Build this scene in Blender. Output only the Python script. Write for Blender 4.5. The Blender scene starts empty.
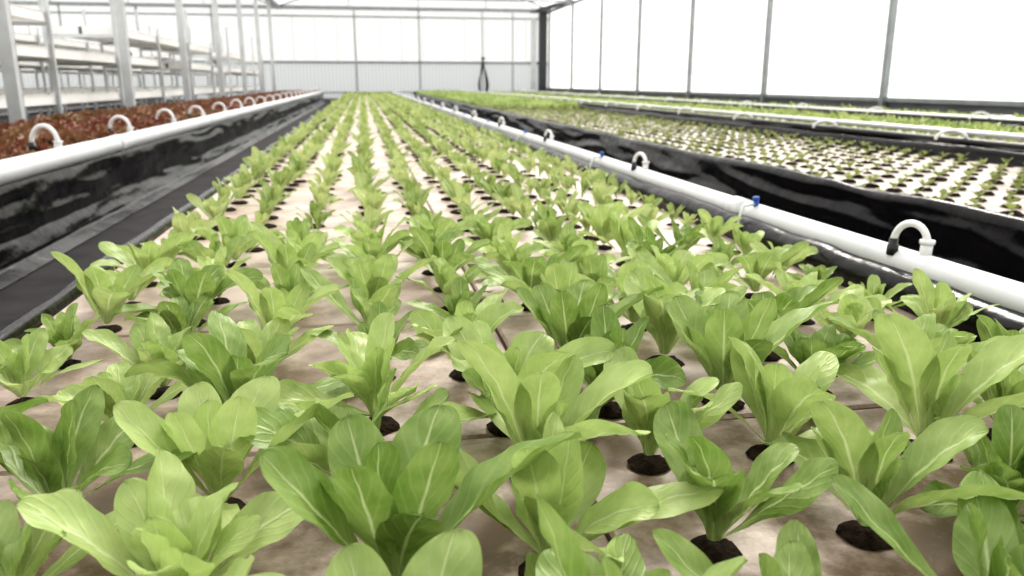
import bpy, bmesh, math, random
from mathutils import Vector, Matrix, noise
random.seed(7)
scene = bpy.context.scene
COL = scene.collection
H = 0.45
RAFT = 0.30
CAMZ = 0.75

# ---------------------------------------------------------------- materials
def new_mat(name):
    m = bpy.data.materials.new(name); m.use_nodes = True
    nt = m.node_tree; nt.nodes.clear()
    return m, nt, nt.nodes, nt.links

def simple(name, col, rough=0.5, metal=0.0, spec=0.5, var=0.0, vscale=8.0, bump=0.0, bscale=40.0, col2=None, coat=0.0, bdist=0.01):
    m, nt, N, L = new_mat(name)
    o = N.new('ShaderNodeOutputMaterial'); p = N.new('ShaderNodeBsdfPrincipled')
    L.new(p.outputs[0], o.inputs[0])
    p.inputs['Base Color'].default_value = (*col, 1)
    p.inputs['Roughness'].default_value = rough
    p.inputs['Metallic'].default_value = metal
    p.inputs['Specular IOR Level'].default_value = spec
    p.inputs['Coat Weight'].default_value = coat
    tc = N.new('ShaderNodeTexCoord')
    if var > 0 or col2:
        n = N.new('ShaderNodeTexNoise'); n.inputs['Scale'].default_value = vscale; n.inputs['Detail'].default_value = 6
        L.new(tc.outputs['Object'], n.inputs['Vector'])
        r = N.new('ShaderNodeValToRGB')
        c2 = col2 if col2 else tuple(c*(1-var) for c in col)
        r.color_ramp.elements[0].position = 0.35; r.color_ramp.elements[0].color = (*c2, 1)
        r.color_ramp.elements[1].position = 0.62; r.color_ramp.elements[1].color = (*col, 1)
        L.new(n.outputs['Fac'], r.inputs[0]); L.new(r.outputs[0], p.inputs['Base Color'])
    if bump > 0:
        n2 = N.new('ShaderNodeTexNoise'); n2.inputs['Scale'].default_value = bscale; n2.inputs['Detail'].default_value = 4
        L.new(tc.outputs['Object'], n2.inputs['Vector'])
        b = N.new('ShaderNodeBump'); b.inputs['Strength'].default_value = bump; b.inputs['Distance'].default_value = bdist
        L.new(n2.outputs['Fac'], b.inputs['Height']); L.new(b.outputs[0], p.inputs['Normal'])
    return m

def film(name, col, transp, rough=0.6):
    m, nt, N, L = new_mat(name)
    o = N.new('ShaderNodeOutputMaterial')
    t = N.new('ShaderNodeBsdfTransparent'); d = N.new('ShaderNodeBsdfTranslucent'); f = N.new('ShaderNodeBsdfDiffuse')
    d.inputs[0].default_value = (*col, 1); f.inputs[0].default_value = (*col, 1)
    a = N.new('ShaderNodeMixShader'); a.inputs[0].default_value = 0.4
    L.new(d.outputs[0], a.inputs[1]); L.new(f.outputs[0], a.inputs[2])
    b = N.new('ShaderNodeMixShader'); b.inputs[0].default_value = transp
    L.new(a.outputs[0], b.inputs[1]); L.new(t.outputs[0], b.inputs[2])
    L.new(b.outputs[0], o.inputs[0])
    return m

def leaf_mat(name, dark, light, rib, transl=0.35, rough=0.45, veins=1.0, tipcol=None):
    m, nt, N, L = new_mat(name)
    o = N.new('ShaderNodeOutputMaterial'); p = N.new('ShaderNodeBsdfPrincipled')
    p.inputs['Roughness'].default_value = rough; p.inputs['Specular IOR Level'].default_value = 0.5
    uv = N.new('ShaderNodeUVMap'); uv.uv_map = 'UVMap'
    sep = N.new('ShaderNodeSeparateXYZ'); L.new(uv.outputs[0], sep.inputs[0])
    def M(op, a, b=None, c=None):
        n = N.new('ShaderNodeMath'); n.operation = op
        for i, v in enumerate((a, b, c)):
            if v is None: continue
            if isinstance(v, (int, float)): n.inputs[i].default_value = v
            else: L.new(v, n.inputs[i])
        return n.outputs[0]
    au = M('ABSOLUTE', M('SUBTRACT', sep.outputs[0], 0.5))
    ribw = M('MULTIPLY_ADD', sep.outputs[1], -0.075, 0.095)
    mid = N.new('ShaderNodeMapRange'); mid.interpolation_type = 'SMOOTHSTEP'
    L.new(M('DIVIDE', au, ribw), mid.inputs[0]); mid.inputs[1].default_value = 0.1; mid.inputs[2].default_value = 1.1
    mid.inputs[3].default_value = 1.0; mid.inputs[4].default_value = 0.0
    ph = M('SUBTRACT', M('MULTIPLY', sep.outputs[1], 44.0), M('MULTIPLY', au, 30.0))
    tc = N.new('ShaderNodeTexCoord')
    nz = N.new('ShaderNodeTexNoise'); nz.inputs['Scale'].default_value = 26; nz.inputs['Detail'].default_value = 4
    L.new(tc.outputs['Object'], nz.inputs['Vector'])
    ph = M('ADD', ph, M('MULTIPLY', nz.outputs['Fac'], 6.0))
    vs = M('POWER', M('MULTIPLY_ADD', M('SINE', ph), 0.5, 0.5), 6.0)
    oi = N.new('ShaderNodeObjectInfo')
    fac = M('ADD', M('MULTIPLY', nz.outputs['Fac'], 0.8), M('MULTIPLY', oi.outputs['Random'], 0.45))
    mr = N.new('ShaderNodeMapRange'); L.new(fac, mr.inputs[0]); mr.inputs[1].default_value = 0.32; mr.inputs[2].default_value = 0.90
    m1 = N.new('ShaderNodeMixRGB'); L.new(mr.outputs[0], m1.inputs[0])
    m1.inputs[1].default_value = (*dark, 1); m1.inputs[2].default_value = (*light, 1)
    last = m1.outputs[0]
    if tipcol:
        m4 = N.new('ShaderNodeMixRGB'); mr2 = N.new('ShaderNodeMapRange')
        L.new(sep.outputs[1], mr2.inputs[0]); mr2.inputs[1].default_value = 0.2; mr2.inputs[2].default_value = 0.75
        L.new(mr2.outputs[0], m4.inputs[0]); L.new(last, m4.inputs[1]); m4.inputs[2].default_value = (*tipcol, 1)
        m5 = N.new('ShaderNodeMixRGB'); L.new(M('MULTIPLY', oi.outputs['Random'], 0.65), m5.inputs[0])
        L.new(m4.outputs[0], m5.inputs[1]); L.new(last, m5.inputs[2]); last = m5.outputs[0]
    st = N.new('ShaderNodeMapRange'); L.new(sep.outputs[1], st.inputs[0]); st.inputs[1].default_value = 0.05; st.inputs[2].default_value = 0.45
    st.inputs[3].default_value = 0.45; st.inputs[4].default_value = 0.0
    ms = N.new('ShaderNodeMixRGB'); L.new(st.outputs[0], ms.inputs[0]); L.new(last, ms.inputs[1]); ms.inputs[2].default_value = (*rib, 1); last = ms.outputs[0]
    m2 = N.new('ShaderNodeMixRGB'); L.new(M('MULTIPLY', vs, 0.09*veins), m2.inputs[0]); L.new(last, m2.inputs[1]); m2.inputs[2].default_value = (*rib, 1)
    m3 = N.new('ShaderNodeMixRGB'); L.new(M('MULTIPLY', mid.outputs[0], 0.65), m3.inputs[0]); L.new(m2.outputs[0], m3.inputs[1]); m3.inputs[2].default_value = (*rib, 1)
    L.new(m3.outputs[0], p.inputs['Base Color'])
    hgt = M('SUBTRACT', M('MULTIPLY', nz.outputs['Fac'], 1.8), M('ADD', M('MULTIPLY', vs, 0.3*veins), M('MULTIPLY', mid.outputs[0], .8)))
    bp = N.new('ShaderNodeBump'); bp.inputs['Strength'].default_value = 0.6; bp.inputs['Distance'].default_value = 0.002
    L.new(hgt, bp.inputs['Height']); L.new(bp.outputs[0], p.inputs['Normal'])
    tr = N.new('ShaderNodeBsdfTranslucent'); L.new(m3.outputs[0], tr.inputs[0]); L.new(bp.outputs[0], tr.inputs[1])
    mx = N.new('ShaderNodeMixShader'); mx.inputs[0].default_value = transl
    L.new(p.outputs[0], mx.inputs[1]); L.new(tr.outputs[0], mx.inputs[2]); L.new(mx.outputs[0], o.inputs[0])
    return m

def raft_mat(name, cdark, cmid, clight, stain_shade):
    m, nt, N, L = new_mat(name)
    o = N.new('ShaderNodeOutputMaterial'); p = N.new('ShaderNodeBsdfPrincipled'); L.new(p.outputs[0], o.inputs[0])
    p.inputs['Roughness'].default_value = 0.5
    tc = N.new('ShaderNodeTexCoord')
    n = N.new('ShaderNodeTexNoise'); n.inputs['Scale'].default_value = 4.5; n.inputs['Detail'].default_value = 9; n.inputs['Roughness'].default_value = 0.7
    L.new(tc.outputs['Object'], n.inputs[0])
    r = N.new('ShaderNodeValToRGB'); e = r.color_ramp.elements
    e[0].position = 0.34; e[0].color = (*cdark, 1)
    e[1].position = 0.60; e[1].color = (*clight, 1)
    x = e.new(0.46); x.color = (*cmid, 1)
    L.new(n.outputs['Fac'], r.inputs[0])
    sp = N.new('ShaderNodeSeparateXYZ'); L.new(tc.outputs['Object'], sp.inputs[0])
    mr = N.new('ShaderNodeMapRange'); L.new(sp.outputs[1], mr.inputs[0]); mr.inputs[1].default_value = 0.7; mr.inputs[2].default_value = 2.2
    mr.inputs[3].default_value = stain_shade; mr.inputs[4].default_value = 0.08  # brown staining plus foreground shade painted into the raft colour, strongest at near end
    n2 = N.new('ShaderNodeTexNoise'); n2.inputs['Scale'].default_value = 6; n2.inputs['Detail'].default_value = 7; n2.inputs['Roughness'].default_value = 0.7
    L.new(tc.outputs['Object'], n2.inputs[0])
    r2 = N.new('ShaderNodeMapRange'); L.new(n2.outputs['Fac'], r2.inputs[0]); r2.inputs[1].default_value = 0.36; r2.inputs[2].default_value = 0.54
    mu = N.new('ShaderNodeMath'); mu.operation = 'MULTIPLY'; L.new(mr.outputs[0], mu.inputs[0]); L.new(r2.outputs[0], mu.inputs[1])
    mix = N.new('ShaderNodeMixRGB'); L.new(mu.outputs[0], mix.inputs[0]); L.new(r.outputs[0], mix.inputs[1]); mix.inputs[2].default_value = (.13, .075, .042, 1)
    L.new(mix.outputs[0], p.inputs['Base Color'])
    b = N.new('ShaderNodeBump'); b.inputs['Strength'].default_value = 0.25; b.inputs['Distance'].default_value = 0.003
    n3 = N.new('ShaderNodeTexNoise'); n3.inputs['Scale'].default_value = 120; L.new(tc.outputs['Object'], n3.inputs[0])
    L.new(n3.outputs['Fac'], b.inputs['Height']); L.new(b.outputs[0], p.inputs['Normal'])
    return m

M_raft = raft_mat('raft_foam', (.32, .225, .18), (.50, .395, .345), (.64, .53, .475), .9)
M_raft2 = raft_mat('raft_foam_pale', (.34, .29, .25), (.49, .43, .385), (.58, .53, .485), .15)
M_liner = simple('black_pond_liner', (.006, .0055, .006), 0.23, spec=0.20, bump=0.45, bscale=9, var=0.3, vscale=3, bdist=.02)
M_floor = simple('ground_cloth', (.034, .030, .033), 0.85, spec=.25, col2=(.016, .0145, .017), vscale=5, bump=0.3, bscale=90)
M_pvc = simple('white_pvc', (.68, .685, .70), 0.35, var=0.10, vscale=4)
M_arch = simple('white_tube', (.80, .80, .80), 0.3)
M_clear = simple('clear_hose', (.55, .60, .56), 0.2)
M_blackp = simple('black_fitting', (.015, .015, .017), 0.4)
M_blue = simple('blue_fitting', (.010, .085, .38), 0.35)
M_galv = simple('galvanised_steel', (.29, .31, .32), 0.5, metal=0.25, var=0.2, vscale=6)
M_galvl = simple('galvanised_light', (.58, .60, .61), 0.5, metal=0.05, var=0.12, vscale=6)
M_dark = simple('dark_steel', (.035, .038, .042), 0.5)
M_kick = simple('kickboard_grey', (.16, .165, .17), 0.6, var=0.3, vscale=2)
M_tray = simple('white_tray', (.88, .87, .85), 0.5, var=0.05, vscale=3)
M_soil = simple('peat_plug', (.036, .021, .013), 0.95, spec=.2, col2=(.009, .006, .004), vscale=120, bump=0.8, bscale=200)
M_leaf = leaf_mat('romaine_leaf', (.165, .270, .048), (.50, .62, .235), (.68, .77, .42))
M_leaf2 = leaf_mat('young_leaf', (.19, .29, .06), (.52, .61, .26), (.66, .75, .42))
M_leaf3 = leaf_mat('seedling_leaf', (.17, .22, .055), (.38, .43, .15), (.5, .55, .25))
M_red = leaf_mat('red_oakleaf', (.17, .14, .05), (.31, .23, .11), (.42, .23, .15), 0.25, 0.5, 0.6, tipcol=(.21, .055, .036))
M_film = film('poly_film', (.86, .86, .83), 0.55)
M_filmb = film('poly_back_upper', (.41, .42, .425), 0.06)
M_filmr = film('poly_roof', (.86, .87, .88), 0.55)

def corr_mat():
    m = film('polycarbonate_panel', (.50, .52, .53), 0.02)
    nt = m.node_tree; N = nt.nodes; L = nt.links
    tc = N.new('ShaderNodeTexCoord'); w = N.new('ShaderNodeTexWave'); w.inputs['Scale'].default_value = 2.2
    w.bands_direction = 'X'; L.new(tc.outputs['Object'], w.inputs[0])
    r = N.new('ShaderNodeValToRGB'); r.color_ramp.elements[0].color = (.27, .285, .295, 1); r.color_ramp.elements[1].color = (.34, .355, .36, 1)
    L.new(w.outputs['Fac'], r.inputs[0])
    for n in N:
        if n.type in ('BSDF_TRANSLUCENT', 'BSDF_DIFFUSE'): L.new(r.outputs[0], n.inputs[0])
    return m
M_corr = corr_mat()

# ---------------------------------------------------------------- mesh helpers
def mesh_obj(name, bm, mats, smooth=True, parent=None, link=True):
    me = bpy.data.meshes.new(name)
    bm.normal_update(); bm.to_mesh(me); bm.free()
    for m in mats: me.materials.append(m)
    if smooth:
        for p in me.polygons: p.use_smooth = True
    ob = bpy.data.objects.new(name, me)
    if link: COL.objects.link(ob)
    if parent: ob.parent = parent
    return ob

def empty(name, loc=(0, 0, 0)):
    e = bpy.data.objects.new(name, None); e.location = loc; e.empty_display_size = 0.2
    COL.objects.link(e); return e

def box(bm, x0, x1, y0, y1, z0, z1, mi=0):
    v = [bm.verts.new(p) for p in ((x0,y0,z0),(x1,y0,z0),(x1,y1,z0),(x0,y1,z0),(x0,y0,z1),(x1,y0,z1),(x1,y1,z1),(x0,y1,z1))]
    for f in ((3,2,1,0),(4,5,6,7),(0,1,5,4),(1,2,6,5),(2,3,7,6),(3,0,4,7)):
        bm.faces.new([v[i] for i in f]).material_index = mi

def beam(bm, a, b, w, h, mi=0):
    a = Vector(a); b = Vector(b); d = (b-a).normalized()
    up = Vector((0,0,1)) if abs(d.z) < 0.95 else Vector((0,1,0))
    s = d.cross(up).normalized(); u = s.cross(d).normalized()
    vs = []
    for c in (a, b):
        for sx, sz in ((-1,-1),(1,-1),(1,1),(-1,1)):
            vs.append(bm.verts.new(c + s*sx*w/2 + u*sz*h/2))
    for f in ((0,1,2,3),(7,6,5,4),(0,4,5,1),(1,5,6,2),(2,6,7,3),(3,7,4,0)):
        bm.faces.new([vs[i] for i in f]).material_index = mi

def tube(bm, pts, r, seg=10, mi=0, cap=True):
    pts = [Vector(p) for p in pts]
    rings = []
    prev = None
    for i, p in enumerate(pts):
        d = (pts[min(i+1, len(pts)-1)] - pts[max(i-1, 0)]).normalized()
        if prev is None:
            up = Vector((0,0,1)) if abs(d.z) < 0.9 else Vector((1,0,0))
            s = d.cross(up).normalized()
        else:
            s = (prev - d*prev.dot(d)).normalized()
        prev = s; u = s.cross(d)
        rr = r[i] if isinstance(r, (list, tuple)) else r
        rings.append([bm.verts.new(p + (s*math.cos(2*math.pi*k/seg) + u*math.sin(2*math.pi*k/seg))*rr) for k in range(seg)])
    for a, b in zip(rings, rings[1:]):
        for k in range(seg):
            bm.faces.new((a[k], a[(k+1) % seg], b[(k+1) % seg], b[k])).material_index = mi
    if cap:
        bm.faces.new(rings[0][::-1]).material_index = mi; bm.faces.new(rings[-1]).material_index = mi

def ylist(y0, y1, near=0.06, grow=0.012):
    ys = [y0]
    while ys[-1] < y1:
        ys.append(ys[-1] + near + grow*max(0, ys[-1]))
    ys[-1] = y1
    return ys

# ---------------------------------------------------------------- plants
def leaf(bm, uvl, L, W, az, el0, curl, seed, base=(0,0,0), nl=14, nw=8, cup=0.35, wave=0.10, freq=14, pw=1.8, rp=0.62, twist=0.0, mi=0, minw=0.10, cpow=1.4, tm=None):
    rnd = random.Random(seed)
    dirh = Vector((math.cos(az), math.sin(az), 0)); side = Vector((-math.sin(az), math.cos(az), 0))
    p = Vector(base) + dirh*0.006
    ph1, ph2 = rnd.uniform(0, 6.28), rnd.uniform(0, 6.28)
    bend = rnd.uniform(-0.5, 0.5)
    rows = []; n = nl
    ts = [math.sin(i/n*math.pi/2)*0.7 + (i/n)*0.3 for i in range(n+1)]
    pt = 0
    for i, t in enumerate(ts):
        el = el0 - curl*(t**cpow)
        d = dirh*math.cos(el) + Vector((0,0,1))*math.sin(el)
        sd = (side + dirh*bend*t).normalized()
        sd = (Matrix.Rotation(twist*t, 3, d) @ sd)
        nn = sd.cross(d).normalized()*-1
        p = p + (d + side*bend*0.35*t)*(t-pt)*L; pt = t
        if p.z < 0.014: p.z = 0.014
        if tm:
            if t < tm:
                q = t/tm; q = q*q*(3-2*q)
                wf = minw + (1-minw)*q**1.25
            else:
                wf = math.sqrt(max(0.0, 1-((t-tm)/(1-tm))**2.25))
            w = W*0.5*wf
        else:
            w = W*0.5*max(minw*(1-t)**0.3, math.sin(math.pi*min(1, t**pw))**rp if t < 1 else 0)
        w = max(w, W*0.02)
        row = []
        for j in range(nw+1):
            s = j/nw*2-1
            a = abs(s)
            z = cup*w*(a**1.5) + wave*W*(a**2)*math.sin(t*freq + (ph1 if s > 0 else ph2))*min(1, t*2)*min(1, (1-t)*5+.15)
            z += 0.030*W*math.sin(t*27+ph1+s*5)*math.sin(s*8+ph2)*min(1, t*2)
            row.append(bm.verts.new(p + sd*s*w*(1-0.12*cup*a) - nn*(-z)))
        rows.append(row)
    for i in range(n):
        for j in range(nw):
            f = bm.faces.new((rows[i][j], rows[i][j+1], rows[i+1][j+1], rows[i+1][j])); f.material_index = mi; f.smooth = True
            for l, (a, b) in zip(f.loops, ((j, i), (j+1, i), (j+1, i+1), (j, i+1))):
                l[uvl].uv = (a/nw, ts[b])

def cup(bm, seed, r=0.025, mi=1, h=0.006):
    rnd = random.Random(seed); seg = 14
    prof = ((r*1.15, 0.0005), (r*1.05, h*0.55), (r*0.8, h), (r*0.4, h*1.2))
    rings = []
    for rr, z in prof:
        rings.append([bm.verts.new((math.cos(k/seg*6.283)*rr*rnd.uniform(.84, 1.14), math.sin(k/seg*6.283)*rr*rnd.uniform(.84, 1.14), z*rnd.uniform(.6, 1.3))) for k in range(seg)])
    for a, b in zip(rings, rings[1:]):
        for k in range(seg):
            bm.faces.new((a[k], a[(k+1) % seg], b[(k+1) % seg], b[k])).material_index = mi
    bm.faces.new(rings[-1]).material_index = mi

def plant_lettuce(i, young=False):
    bm = bmesh.new(); uvl = bm.loops.layers.uv.new('UVMap'); rnd = random.Random(100+i+(50 if young else 0))
    cup(bm, i, r=.022 if not young else .026)
    a0 = rnd.uniform(0, 6.28); n = rnd.choice((8, 9, 10, 11, 12)) if not young else rnd.choice((6, 7, 8))
    vig = rnd.uniform(.86, 1.12)
    lx, ly = rnd.uniform(-.28, .28), rnd.uniform(-.28, .28)
    for k in range(n):
        f = k/(n-1)
        az = a0 + k*2.399 + rnd.uniform(-.55, .55)
        if young:
            L = rnd.uniform(.082, .114)*(1-.28*f)*vig; W = rnd.uniform(.028, .037)*(1-.2*f)*vig
            el = math.radians(rnd.uniform(44, 68)+20*f); curl = math.radians(rnd.uniform(10, 55))*(1-.4*f)
            tw = .6
        else:
            L = rnd.uniform(.118, .160)*(1-.44*f**1.2)*vig; W = rnd.uniform(.044, .060)*(1-.24*f)*vig
            el = math.radians(rnd.uniform(16, 52)+50*f**.8); el = min(el, 1.45); curl = math.radians(rnd.uniform(-10, 70))*(1-.3*f)
            if el < .6: curl = min(curl, .5)
            tw = .85
        el += (math.cos(az)*lx + math.sin(az)*ly)
        leaf(bm, uvl, L, W, az, el, curl, rnd.randint(0, 9999), (0, 0, .008), nl=22, nw=10, cup=rnd.uniform(-.05, .45), wave=rnd.uniform(.02, .085),
             freq=rnd.uniform(7, 14), twist=rnd.uniform(-tw, tw), minw=0.17, cpow=rnd.uniform(1.2, 2.6), tm=rnd.uniform(.56, .68))
    return mesh_obj('lettuce_variant' if not young else 'young_lettuce_variant', bm, [M_leaf if not young else M_leaf2, M_soil], link=False)

def plant_red(i):
    bm = bmesh.new(); uvl = bm.loops.layers.uv.new('UVMap'); rnd = random.Random(300+i)
    cup(bm, i)
    a0 = rnd.uniform(0, 6.28); n = 13
    for k in range(n):
        f = k/(n-1); az = a0 + k*2.399 + rnd.uniform(-.2, .2)
        leaf(bm, uvl, rnd.uniform(.15, .20)*(1-.35*f), rnd.uniform(.08, .11)*(1-.3*f), az, math.radians(rnd.uniform(34, 60)+34*f),
             math.radians(rnd.uniform(20, 60)), rnd.randint(0, 9999), (0, 0, .008), nl=18, nw=10, cup=.25, wave=.20, freq=rnd.uniform(26, 36), pw=1.5, rp=.8, twist=rnd.uniform(-.4, .4))
    return mesh_obj('red_lettuce_variant', bm, [M_red, M_soil], link=False)

def plant_seedling(i):
    bm = bmesh.new(); uvl = bm.loops.layers.uv.new('UVMap'); rnd = random.Random(500+i)
    cup(bm, i, r=0.030, h=0.010)
    a0 = rnd.uniform(0, 6.28); n = rnd.choice((4, 5, 6))
    for k in range(n):
        f = k/(n-1); az = a0 + k*2.399
        leaf(bm, uvl, rnd.uniform(.036, .050)*(1-.3*f), rnd.uniform(.018, .026)*(1-.2*f), az, math.radians(rnd.uniform(35, 60)+28*f),
             math.radians(rnd.uniform(20, 50)), rnd.randint(0, 9999), (0, 0, .008), nl=9, nw=4, cup=.3, wave=.05, freq=12, tm=.6, minw=.15)
    return mesh_obj('seedling_variant', bm, [M_leaf3, M_soil], link=False)

_vr = [0]
def variants(name, fn, n):
    c = bpy.data.collections.new(name)
    for i in range(n):
        o = fn(i); o.location = (i*.6-2.4, 32.0+_vr[0]*.5, .01); c.objects.link(o)
    _vr[0] += 1
    return c
NL = 16
C_let = variants('lettuce_variants', plant_lettuce, NL)
C_yng = variants('young_lettuce_variants', lambda i: plant_lettuce(i, young=True), 10)
C_red = variants('red_variants', plant_red, 6)
C_sdl = variants('seedling_variants', plant_seedling, 6)

def scatter(name, pts, coll, nvar, lean=.1):
    me = bpy.data.meshes.new(name)
    me.from_pydata([p[:3] for p in pts], [], [])
    ar = me.attributes.new('rot', 'FLOAT_VECTOR', 'POINT'); sc = me.attributes.new('scl', 'FLOAT', 'POINT'); ix = me.attributes.new('vidx', 'INT', 'POINT')
    for i, p in enumerate(pts):
        ar.data[i].vector = (random.uniform(-lean, lean), random.uniform(-lean, lean), p[3]); sc.data[i].value = p[4]; ix.data[i].value = random.randrange(nvar)
    ob = bpy.data.objects.new(name, me); COL.objects.link(ob)
    ng = bpy.data.node_groups.new(name+'_instancing', 'GeometryNodeTree')
    ng.interface.new_socket('Geometry', in_out='INPUT', socket_type='NodeSocketGeometry')
    ng.interface.new_socket('Geometry', in_out='OUTPUT', socket_type='NodeSocketGeometry')
    N = ng.nodes; L = ng.links
    gi = N.new('NodeGroupInput'); go = N.new('NodeGroupOutput'); ci = N.new('GeometryNodeCollectionInfo')
    ci.inputs['Collection'].default_value = coll; ci.inputs['Separate Children'].default_value = True; ci.inputs['Reset Children'].default_value = True
    iop = N.new('GeometryNodeInstanceOnPoints'); iop.inputs['Pick Instance'].default_value = True
    def attr(nm, t):
        a = N.new('GeometryNodeInputNamedAttribute'); a.data_type = t; a.inputs[0].default_value = nm; return a.outputs['Attribute']
    L.new(gi.outputs[0], iop.inputs['Points']); L.new(ci.outputs[0], iop.inputs['Instance'])
    L.new(attr('vidx', 'INT'), iop.inputs['Instance Index']); L.new(attr('rot', 'FLOAT_VECTOR'), iop.inputs['Rotation']); L.new(attr('scl', 'FLOAT'), iop.inputs['Scale'])
    L.new(iop.outputs[0], go.inputs[0])
    md = ob.modifiers.new('instances', 'NODES'); md.node_group = ng
    return ob

Y0, Y1 = -1.2, 31.5
XL, XR = -1.40*H, 2.42*H
cols = [(1.07+0.36*k)*H for k in range(-6, 4)]
near, far = [], []
y = 0.64*H
while y < Y1-0.1:
    for x in cols:
        if random.random() < 0.02 and y > 2.0: continue
        jx, jy = random.gauss(0, .010), random.gauss(0, .013)
        if y < 2.15:
            s_ = random.uniform(.88, 1.20)*(1.04 if y < 1.3 else .95)
            if x > .9: s_ *= .80
            elif x > .75: s_ *= .90
            if x < -.4: s_ *= .92
            near.append((x+jx, y+jy, RAFT, random.uniform(0, 6.28), s_))
        else: far.append((x+jx, y+jy, RAFT, random.uniform(0, 6.28), random.uniform(.84, 1.24)*(.85 if x > .9 else 1)))
    y += 0.40*H
scatter('lettuce_plants', near, C_let, NL, .10)
scatter('young_lettuce_plants', far, C_yng, 10, .15)

def rafts(name, x0, x1, y0, y1, nx, dy, mat=M_raft, z=RAFT, parent=None):
    bm = bmesh.new(); w = (x1-x0)/nx; y = y0; g = 0.003
    while y < y1-0.05:
        for i in range(nx):
            dz = random.uniform(-.003, 0)
            a, b = x0+i*w+g, x0+(i+1)*w-g; c, d = y+g, min(y+dy, y1)-g
            bv = 0.004
            lo = [bm.verts.new(p) for p in ((a,c,z-.03),(b,c,z-.03),(b,d,z-.03),(a,d,z-.03))]
            mi = [bm.verts.new(p) for p in ((a,c,z-bv+dz),(b,c,z-bv+dz),(b,d,z-bv+dz),(a,d,z-bv+dz))]
            hi = [bm.verts.new(p) for p in ((a+bv,c+bv,z+dz),(b-bv,c+bv,z+dz),(b-bv,d-bv,z+dz),(a+bv,d-bv,z+dz))]
            for q, r_ in ((lo, mi), (mi, hi)):
                for k in range(4): bm.faces.new((q[k], q[(k+1) % 4], r_[(k+1) % 4], r_[k]))
            bm.faces.new(hi); bm.faces.new(lo[::-1])
        y += dy
    return mesh_obj(name, bm, [mat], smooth=False, parent=parent)

def liner(bm, prof, y0, y1, amp=0.02, seed=0, grow=0.010, near=0.025, topenv=5):
    ys = ylist(y0, y1, near, grow)
    P = [Vector((a, 0, b)) for a, b in prof]
    rows = []
    ln = [0]
    for a, b in zip(P, P[1:]): ln.append(ln[-1]+(b-a).length)
    n = max(6, int(ln[-1]/0.012))
    S = []
    for i in range(n+1):
        s = ln[-1]*i/n
        for k in range(len(P)-1):
            if s <= ln[k+1]+1e-9: break
        t = (s-ln[k])/max(1e-6, ln[k+1]-ln[k]); p = P[k].lerp(P[k+1], t); d = (P[k+1]-P[k]).normalized()
        S.append((p, Vector((-d.z, 0, d.x)), i/n))
    for yy in ys:
        row = []
        for p, nn, f in S:
            env = min(1, f*topenv)*min(1, (1-f)*6)
            w = noise.noise(Vector((yy*0.9, seed, p.z*4)))*1.0
            w += (1-abs(noise.noise(Vector((yy*1.5+p.z*4, seed, p.z*9-yy*.6))))*3)*0.32
            w += (1-abs(noise.noise(Vector((yy*3-p.z*9, seed+4, p.z*16+yy))))*3)*0.10
            row.append(bm.verts.new(p + Vector((0, yy, 0)) + nn*w*amp*env))
        rows.append(row)
    for a, b in zip(rows, rows[1:]):
        for k in range(len(a)-1): bm.faces.new((a[k], a[k+1], b[k+1], b[k]))

def endcap(bm, x0, x1, y, z1):
    box(bm, x0, x1, y-.02, y+.02, 0.0, z1)

zp = CAMZ - 0.365
PX = 1.125
def pipe_run(x, z, r, y0, y1, arcs, blues=(), arch_r=.03, arch_h=.05, side=-1, tr=.008, dx=0.0, bx=.2, parent=None, drop=True):
    bm = bmesh.new()
    tube(bm, [(x, yy, z + .004*noise.noise(Vector((yy*.6, x, 0)))) for yy in ylist(y0, y1, .25, .02)], r, 28)
    yy = y0+.37
    while yy < y1:
        tube(bm, [(x, yy, z), (x, yy+.09, z)], r*1.07, 28); yy += 3.05
    mesh_obj('irrigation_pipe', bm, [M_pvc], parent=parent)
    bm = bmesh.new()
    for ya in arcs:
        zt = z + r
        ya += random.uniform(-.02, .02)
        k = random.uniform(.9, 1.15)
        A = Vector((x+side*dx, ya+arch_r*1.6, zt-.004)); B = Vector((x+side*r*bx, ya-arch_r*.4, zt))
        tube(bm, [A+Vector((0,0,-.01)), A+Vector((0,0,.012)), A+Vector((0,0,.013)), A+Vector((0,0,.026))], [tr*1.6, tr*1.6, tr*1.25, tr*1.25], 12, 1)
        pts = []
        C = (A+B)/2; hv = (A-B)/2
        for i in range(17):
            t = i/16*math.pi
            pts.append(C + hv*math.cos(t) + Vector((0, 0, .02+math.sin(t)*arch_h*k)))
        tube(bm, pts, tr, 12, 0)
        tube(bm, [B+Vector((0,0,.026)), B+Vector((side*.003,-.002,-.012))], tr*1.6, 14, 0)
        tube(bm, [B+Vector((0,0,.030)), B+Vector((0,0,.022))], tr*2.0, 14, 0)
        if drop:
            q = [B+Vector((side*.003,-.002,-.01)), B+Vector((side*r*.6,-.010,-.012)), B+Vector((side*(r*.95),-.014,-.035)), B+Vector((side*(r*1.1),-.020,-.065)), B+Vector((side*(r*1.4),-.024,-.11))]
            tube(bm, q, tr*.8, 10, 2)
        else:
            tube(bm, [A+Vector((0,0,.02)), A+Vector((side*.005,0,-.05)), A+Vector((side*.01,0,-.12))], tr*.8, 10, 2)
    for yb in blues:
        B = Vector((x-.35*r, yb, z+r*.9))
        tube(bm, [B+Vector((0,0,-.006)), B+Vector((-.002,0,.014))], .008, 12, 3)
        tube(bm, [B+Vector((-.002,0,.014)), B+Vector((-.003,0,.025))], .0105, 8, 3)
        tube(bm, [B+Vector((-.004, 0, .004)), B+Vector((-.045, -.01, .0)), B+Vector((-.062, -.02, -.035)), B+Vector((-.067, -.03, -.075))], .0045, 8, 2)
    mesh_obj('hose_fittings', bm, [M_arch, M_blackp, M_clear, M_blue], parent=parent)

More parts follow.
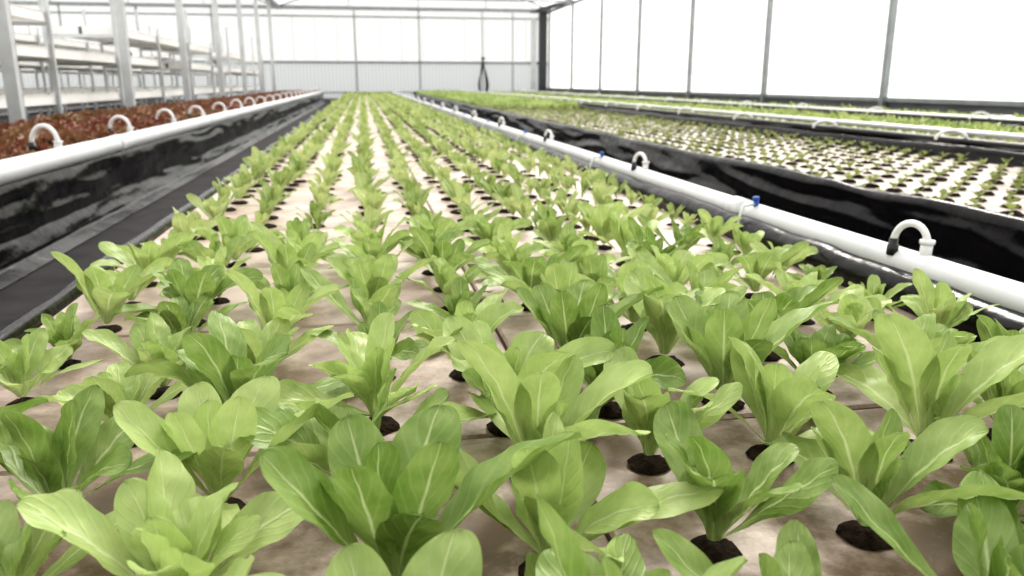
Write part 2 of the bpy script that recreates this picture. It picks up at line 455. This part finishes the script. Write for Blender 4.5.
# main bed
bed = empty('hydroponic_bed')
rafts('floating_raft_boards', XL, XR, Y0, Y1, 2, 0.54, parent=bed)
bm = bmesh.new()
liner(bm, [(XL+.004, RAFT-.02), (XL-.004, RAFT+.010), (XL-.018, RAFT+.022), (XL-.035, RAFT+.012), (XL-.045, RAFT-.04), (XL-.055, .10), (XL-.09, .004)], Y0, Y1, .014, 1)
liner(bm, [(XR+.10, .004), (XR+.085, .15), (XR+.082, zp-.06), (XR+.05, zp-.03)], Y0, Y1, .010, 2)
box(bm, XL-.03, XR+.05, Y0, Y1, .25, .262)
endcap(bm, XL-.05, XR+.08, Y1+.03, zp); endcap(bm, XL-.05, XR+.08, Y0-.03, zp)
ys = ylist(Y0, Y1, .04, .012)
tube(bm, [(XR+.002+.004*noise.noise(Vector((yy*3, 0, 5))), yy, RAFT+.028+.006*noise.noise(Vector((yy*4, 3, 1)))) for yy in ys], [.042+.006*noise.noise(Vector((yy*6, 9, 1))) for yy in ys], 16)
mesh_obj('liner', bm, [M_liner], parent=bed)
pipe_run(PX, zp-.010, .031, Y0, Y1, [1.44, 3.14, 4.88]+[6.6+1.7*i for i in range(14)], [2.15, 3.72, 5.6, 7.3, 9.1], arch_h=.042, arch_r=.036, dx=.022, tr=.0075, bx=-.1, parent=bed)

# left bed (red lettuce)
LX0, LX1 = -2.86, -1.50
bed = empty('hydroponic_bed')
pipe_run(LX1, zp, .050, Y0, Y1, [3.2]+[4.43+1.28*i for i in range(20)], [], arch_r=.02, arch_h=.075, side=-1, tr=.012, dx=.15, bx=.3, drop=False, parent=bed)
bm = bmesh.new()
liner(bm, [(LX1-.02, zp-.03), (LX1+.030, zp-.048), (LX1+.045, .24), (LX1+.04, .12), (LX1+.08, .03), (LX1+.15, .006)], Y0, Y1, .022, 11, topenv=8)
liner(bm, [(LX0-.08, .004), (LX0-.06, .2), (LX0-.03, zp-.01), (LX0, zp-.02), (LX0+.02, RAFT-.03)], Y0, Y1, .010, 12)
box(bm, LX0-.02, LX1, Y0, Y1, .25, .262)
endcap(bm, LX0-.05, LX1+.05, Y1+.03, zp); endcap(bm, LX0-.05, LX1+.05, Y0-.03, zp)
mesh_obj('liner', bm, [M_liner], parent=bed)
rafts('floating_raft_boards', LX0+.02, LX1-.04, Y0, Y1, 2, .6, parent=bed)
pts = []
yy = Y0+.1
while yy < Y1-.1:
    for i in range(8):
        pts.append((LX0+.12+i*.155+random.uniform(-.015, .015), yy+random.uniform(-.015, .015), RAFT, random.uniform(0, 6.28), random.uniform(.8, 1.25)))
    yy += .165
scatter('red_lettuce_plants', pts, C_red, 6)

def supply(kind, x, arcs, z, r, h, parent):
    bm = bmesh.new()
    if kind == 'black':
        tube(bm, [(x, yy, z) for yy in ylist(Y0, Y1, .3, .03)], .018, 14, 1)
    else:
        tube(bm, [(x, yy, z) for yy in ylist(Y0, Y1, .3, .03)], r, 18, 0)
    for ya in arcs:
        k = random.uniform(.75, 1.2); pts = []
        for i in range(15):
            t = i/14*math.pi
            pts.append((x-.05-.07*math.cos(t), ya+.05*math.cos(t), z+math.sin(t)*h*k))
        tube(bm, pts, .010, 10, 0)
        tube(bm, [(x+.02, ya-.05, z-.01), (x+.02, ya-.05, z+.02)], .016, 10, 1)
    mesh_obj('supply_hose', bm, [M_arch, M_blackp], parent=parent)

def right_bed(x0, x1, seed, seedlings_to, grid=.15, sscale=1.0, arcs=(), white=False, big=(1.2, 1.7)):
    bed = empty('hydroponic_bed')
    bm = bmesh.new()
    liner(bm, [(x0-.10, .004), (x0-.05, .08), (x0-.045, .22), (x0-.022, zp-.05), (x0-.005, zp-.040), (x0+.01, zp-.048), (x0+.03, RAFT+.012), (x0+.04, RAFT-.01)], Y0, Y1, .026, seed)
    liner(bm, [(x1-.03, RAFT-.01), (x1-.01, zp-.02), (x1+.03, zp), (x1+.05, zp-.05), (x1+.06, .1), (x1+.10, .004)], Y0, Y1, .016, seed+5)
    box(bm, x0, x1, Y0, Y1, .25, .262)
    endcap(bm, x0-.05, x1+.05, Y1+.03, zp); endcap(bm, x0-.05, x1+.05, Y0-.03, zp)
    mesh_obj('liner', bm, [M_liner], parent=bed)
    rafts('floating_raft_boards', x0+.035, x1-.03, Y0, Y1, 2, .6, mat=M_raft2, parent=bed)
    if arcs: supply('black', x1+.03, arcs, zp+.02, .02, .07, bed)
    if white: supply('white', x0-.02, [], zp+.01, .020, 0, bed)
    a, b = [], []
    yy = Y0+.1; n = int((x1-x0-.12)/grid)
    while yy < Y1-.1:
        for i in range(n+1):
            p = (x0+.10+i*(x1-x0-.2)/n+random.uniform(-.008, .008), yy+random.uniform(-.008, .008), RAFT, random.uniform(0, 6.28))
            if yy < seedlings_to: a.append(p+(random.uniform(.7, 1.2)*sscale,))
            else: b.append(p+(random.uniform(*big),))
        yy += grid
    if a: scatter('lettuce_seedlings', a, C_sdl, 6)
    if b: scatter('young_lettuce_plants', b, C_yng, 10)
right_bed(1.95, 3.55, 21, 13.0, grid=.160, arcs=[1.6+1.4*i for i in range(21)])
right_bed(4.35, 5.75, 31, 2.0, grid=.19, arcs=[2.0+1.6*i for i in range(18)], white=True, big=(.9, 1.25))
right_bed(6.25, 7.25, 41, 6.0, grid=.19, white=True, big=(.9, 1.25))

# ---------------------------------------------------------------- greenhouse shell
YB, YF = 34.0, -4.0
GX0, GXM, GX1 = -13.7, -3.08, 7.7
EZ = CAMZ + 2.82
RZ = EZ + 2.0
bm = bmesh.new()
box(bm, GX0-.5, GX1+.5, YF-.5, YB+.5, -.05, 0)
mesh_obj('floor', bm, [M_floor], smooth=False)

def quad(bm, a, b, c, d, mi=0): bm.faces.new([bm.verts.new(p) for p in (a, b, c, d)]).material_index = mi
bays = [7.32+3.72*i for i in range(-2, 8)]
bm = bmesh.new()
quad(bm, (GX1, YF, .48), (GX1, YB, .48), (GX1, YB, EZ), (GX1, YF, EZ), 0)
box(bm, GX1-.02, GX1+.03, YF, YB, 0, .48, 1)
mesh_obj('wall_right', bm, [M_film, M_kick], smooth=False)
bm = bmesh.new()
quad(bm, (GX0, YF, .48), (GX0, YB, .48), (GX0, YB, EZ), (GX0, YF, EZ), 0)
box(bm, GX0-.02, GX0+.03, YF, YB, 0, .48, 1)
mesh_obj('wall_left', bm, [M_film, M_kick], smooth=False)
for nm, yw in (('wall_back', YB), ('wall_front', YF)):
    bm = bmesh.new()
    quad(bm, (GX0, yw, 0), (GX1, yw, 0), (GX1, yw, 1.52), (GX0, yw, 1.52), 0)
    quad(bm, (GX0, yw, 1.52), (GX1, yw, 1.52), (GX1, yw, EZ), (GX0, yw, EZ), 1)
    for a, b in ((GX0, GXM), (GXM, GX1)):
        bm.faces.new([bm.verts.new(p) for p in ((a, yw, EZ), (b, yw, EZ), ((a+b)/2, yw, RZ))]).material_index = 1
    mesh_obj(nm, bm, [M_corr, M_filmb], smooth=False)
bm = bmesh.new()
for a, b in ((GX0, GXM), (GXM, GX1)):
    m_ = (a+b)/2
    quad(bm, (a, YF, EZ), (a, YB, EZ), (m_, YB, RZ), (m_, YF, RZ)); quad(bm, (m_, YF, RZ), (m_, YB, RZ), (b, YB, EZ), (b, YF, EZ))
mesh_obj('ceiling', bm, [M_filmr], smooth=False)

bm = bmesh.new()
for yb in bays:
    for a, b in ((GX0, GXM), (GXM, GX1)):
        m_ = (a+b)/2
        beam(bm, (a, yb, EZ-.02), (m_, yb, RZ-.05), .05, .08); beam(bm, (m_, yb, RZ-.05), (b, yb, EZ-.02), .05, .08)
        beam(bm, (a, yb, EZ), (b, yb, EZ), .05, .07)
        for f in (.25, .5, .75):
            x = a+(b-a)*f; zt = EZ + (RZ-EZ)*(1-abs(f-.5)*2)
            beam(bm, (x, yb, EZ), (x, yb, zt-.05), .035, .035)
    beam(bm, (GX1-.08, yb, 0), (GX1-.08, yb, EZ), .085, .085)
    beam(bm, (GX0+.08, yb, 0), (GX0+.08, yb, EZ), .085, .085)
for x in (GX0+.06, GX1-.06):
    for z, w in ((.50, .06), (EZ-.05, .10)):
        beam(bm, (x, YF, z), (x, YB, z), .05, w)
beam(bm, (GXM, YF, EZ), (GXM, YB, EZ), .25, .12)
mesh_obj('greenhouse_frame', bm, [M_galv], smooth=False)
for yb in bays:
    yb += .75
    if yb < -1 or yb > YB-.3: continue
    bm = bmesh.new()
    x = GXM
    box(bm, x-.055, x+.055, yb-.05, yb-.042, 0, EZ-.06); box(bm, x-.055, x-.047, yb-.042, yb+.05, 0, EZ-.06)
    box(bm, x+.047, x+.055, yb-.042, yb+.05, 0, EZ-.06); box(bm, x-.10, x+.10, yb-.10, yb+.10, 0, .012)
    box(bm, x-.055, x+.055, yb+.042, yb+.05, 0, EZ-.06)
    mesh_obj('steel_column', bm, [M_galvl], smooth=False)
bm = bmesh.new()
y = YB-.06
for x, w in ((-.2, .06), (2.35, .05), (4.93, .04), (6.2, .04), (-5.6, .05), (-8.3, .08), (-11, .05)):
    beam(bm, (x, y, 0), (x, y, EZ), w, w)
for z, w in ((1.52, .10), (.35, .05), (EZ-.30, .06), (EZ, .10)):
    beam(bm, (GX0, y, z), (GX1, y, z), .05, w)
for k in range(12):
    x = -2.6+k*.85
    if k in (3, 7): continue
    beam(bm, (x, y+.02, 1.55), (x, y+.02, EZ-.3), .02, .02, 1)
mesh_obj('back_wall_frame', bm, [M_galv, M_galvl], smooth=False)
bm = bmesh.new()
beam(bm, (7.42, YB-.25, 0), (7.42, YB-.25, EZ), .30, .25); beam(bm, (7.05, YB-.2, 0), (7.05, YB-.2, EZ-.3), .22, .1, 1)
beam(bm, (7.1, YB-.3, EZ-.02), (7.7, YB-3.5, EZ+.08), .14, .14)
beam(bm, (6.9, YB-.25, EZ), (7.7, YB-.25, EZ), .2, .14)
mesh_obj('corner_column', bm, [M_dark, M_galvl], smooth=False)
bm = bmesh.new()
for k in range(6):
    pts = []
    for i in range(25):
        t = i/24*2*math.pi
        w = (.20+.02*k)*(0.55-0.45*math.cos(t))
        pts.append((4.93+w*math.sin(t), YB-.16-.03*k, .98-.02*k+(.72-.03*k)*math.cos(t)))
    tube(bm, pts, .026, 8)
box(bm, 4.88, 4.98, YB-.35, YB-.04, 1.66, 1.74)
mesh_obj('hanging_hose_bundle', bm, [M_blackp])
bm = bmesh.new(); box(bm, GX0, GX1, YB-.05, YB-.01, 0, .12); mesh_obj('baseboard_back', bm, [M_kick], smooth=False)

# ---------------------------------------------------------------- growing racks
def rack(x0, x1, y0, y1, seed):
    rnd = random.Random(seed)
    bm = bmesh.new(); seg = 2.48
    tiers = (.52, 1.02, 1.40)
    n = int((y1-y0)/seg)
    for i in range(n+1):
        yy = y0+i*seg
        for x in (x0, x1): box(bm, x-.02, x+.02, yy-.02, yy+.02, 0, 1.62 + (.5 if i % 2 else 0), 1)
        for z in tiers: box(bm, x0, x1, yy-.015, yy+.015, z-.05, z-.01, 1)
    for i in range(n):
        a = y0+i*seg+.03; b = a+seg-.06
        for z in tiers:
            if rnd.random() < .12 and z > .6: continue
            for c, d in ((x0+.02, (x0+x1)/2-.01), ((x0+x1)/2+.01, x1-.02)):
                box(bm, c, d, a, b, z-.01, z, 0)
                for q in ((c, c+.012, a, b), (d-.012, d, a, b), (c, d, a, a+.012), (c, d, b-.012, b)): box(bm, q[0], q[1], q[2], q[3], z, z+.095, 0)
                box(bm, c-.006, c+.014, a, b, z+.09, z+.10, 0); box(bm, d-.014, d+.006, a, b, z+.09, z+.10, 0)
        beam(bm, (x1, a, .1), (x1, b, .1), .02, .03, 1)
    mesh_obj('growing_rack', bm, [M_tray, M_galvl], smooth=False)
    pts = []
    for i in range(n):
        a = y0+i*seg+.1
        for z in tiers[:1]:
            for k in range(14):
                for c in range(5):
                    pts.append((x0+.1+c*(x1-x0-.2)/4, a+k*.165, z, rnd.uniform(0, 6.28), rnd.uniform(1.3, 2.3)))
    return pts
P = rack(-4.25, -3.35, 5.0, 31.5, 1) + rack(-6.2, -5.2, 5.0, 31.5, 2) + rack(-8.4, -7.4, 5.0, 31.5, 3)
scatter('tray_seedlings', P, C_sdl, 6)

# ---------------------------------------------------------------- light
w = bpy.data.worlds.new('overcast'); scene.world = w; w.use_nodes = True
nt = w.node_tree; bg = nt.nodes['Background']
bg.inputs[0].default_value = (1.0, .985, .955, 1); bg.inputs[1].default_value = 1.6
s = bpy.data.lights.new('sun', 'SUN'); s.energy = 4.2; s.angle = math.radians(18); s.color = (1, .95, .88)
so = bpy.data.objects.new('sun', s); COL.objects.link(so); so.rotation_euler = (math.radians(-45), math.radians(22), 0)

# ---------------------------------------------------------------- camera
cam = bpy.data.cameras.new('camera'); co = bpy.data.objects.new('camera', cam); COL.objects.link(co)
co.location = (0, 0, CAMZ); cam.sensor_width = 36; cam.lens = 28.1
co.rotation_euler = (math.radians(90-14.44), 0, math.radians(-10.3))
cam.clip_start = 0.02; cam.clip_end = 300
cam.dof.use_dof = True; cam.dof.focus_distance = 1.0; cam.dof.aperture_fstop = 6.5
scene.camera = co
scene.view_settings.view_transform = 'Standard'
try: scene.view_settings.look = 'Medium High Contrast'
except Exception as ex: print('look', ex)
scene.view_settings.exposure = 0.17
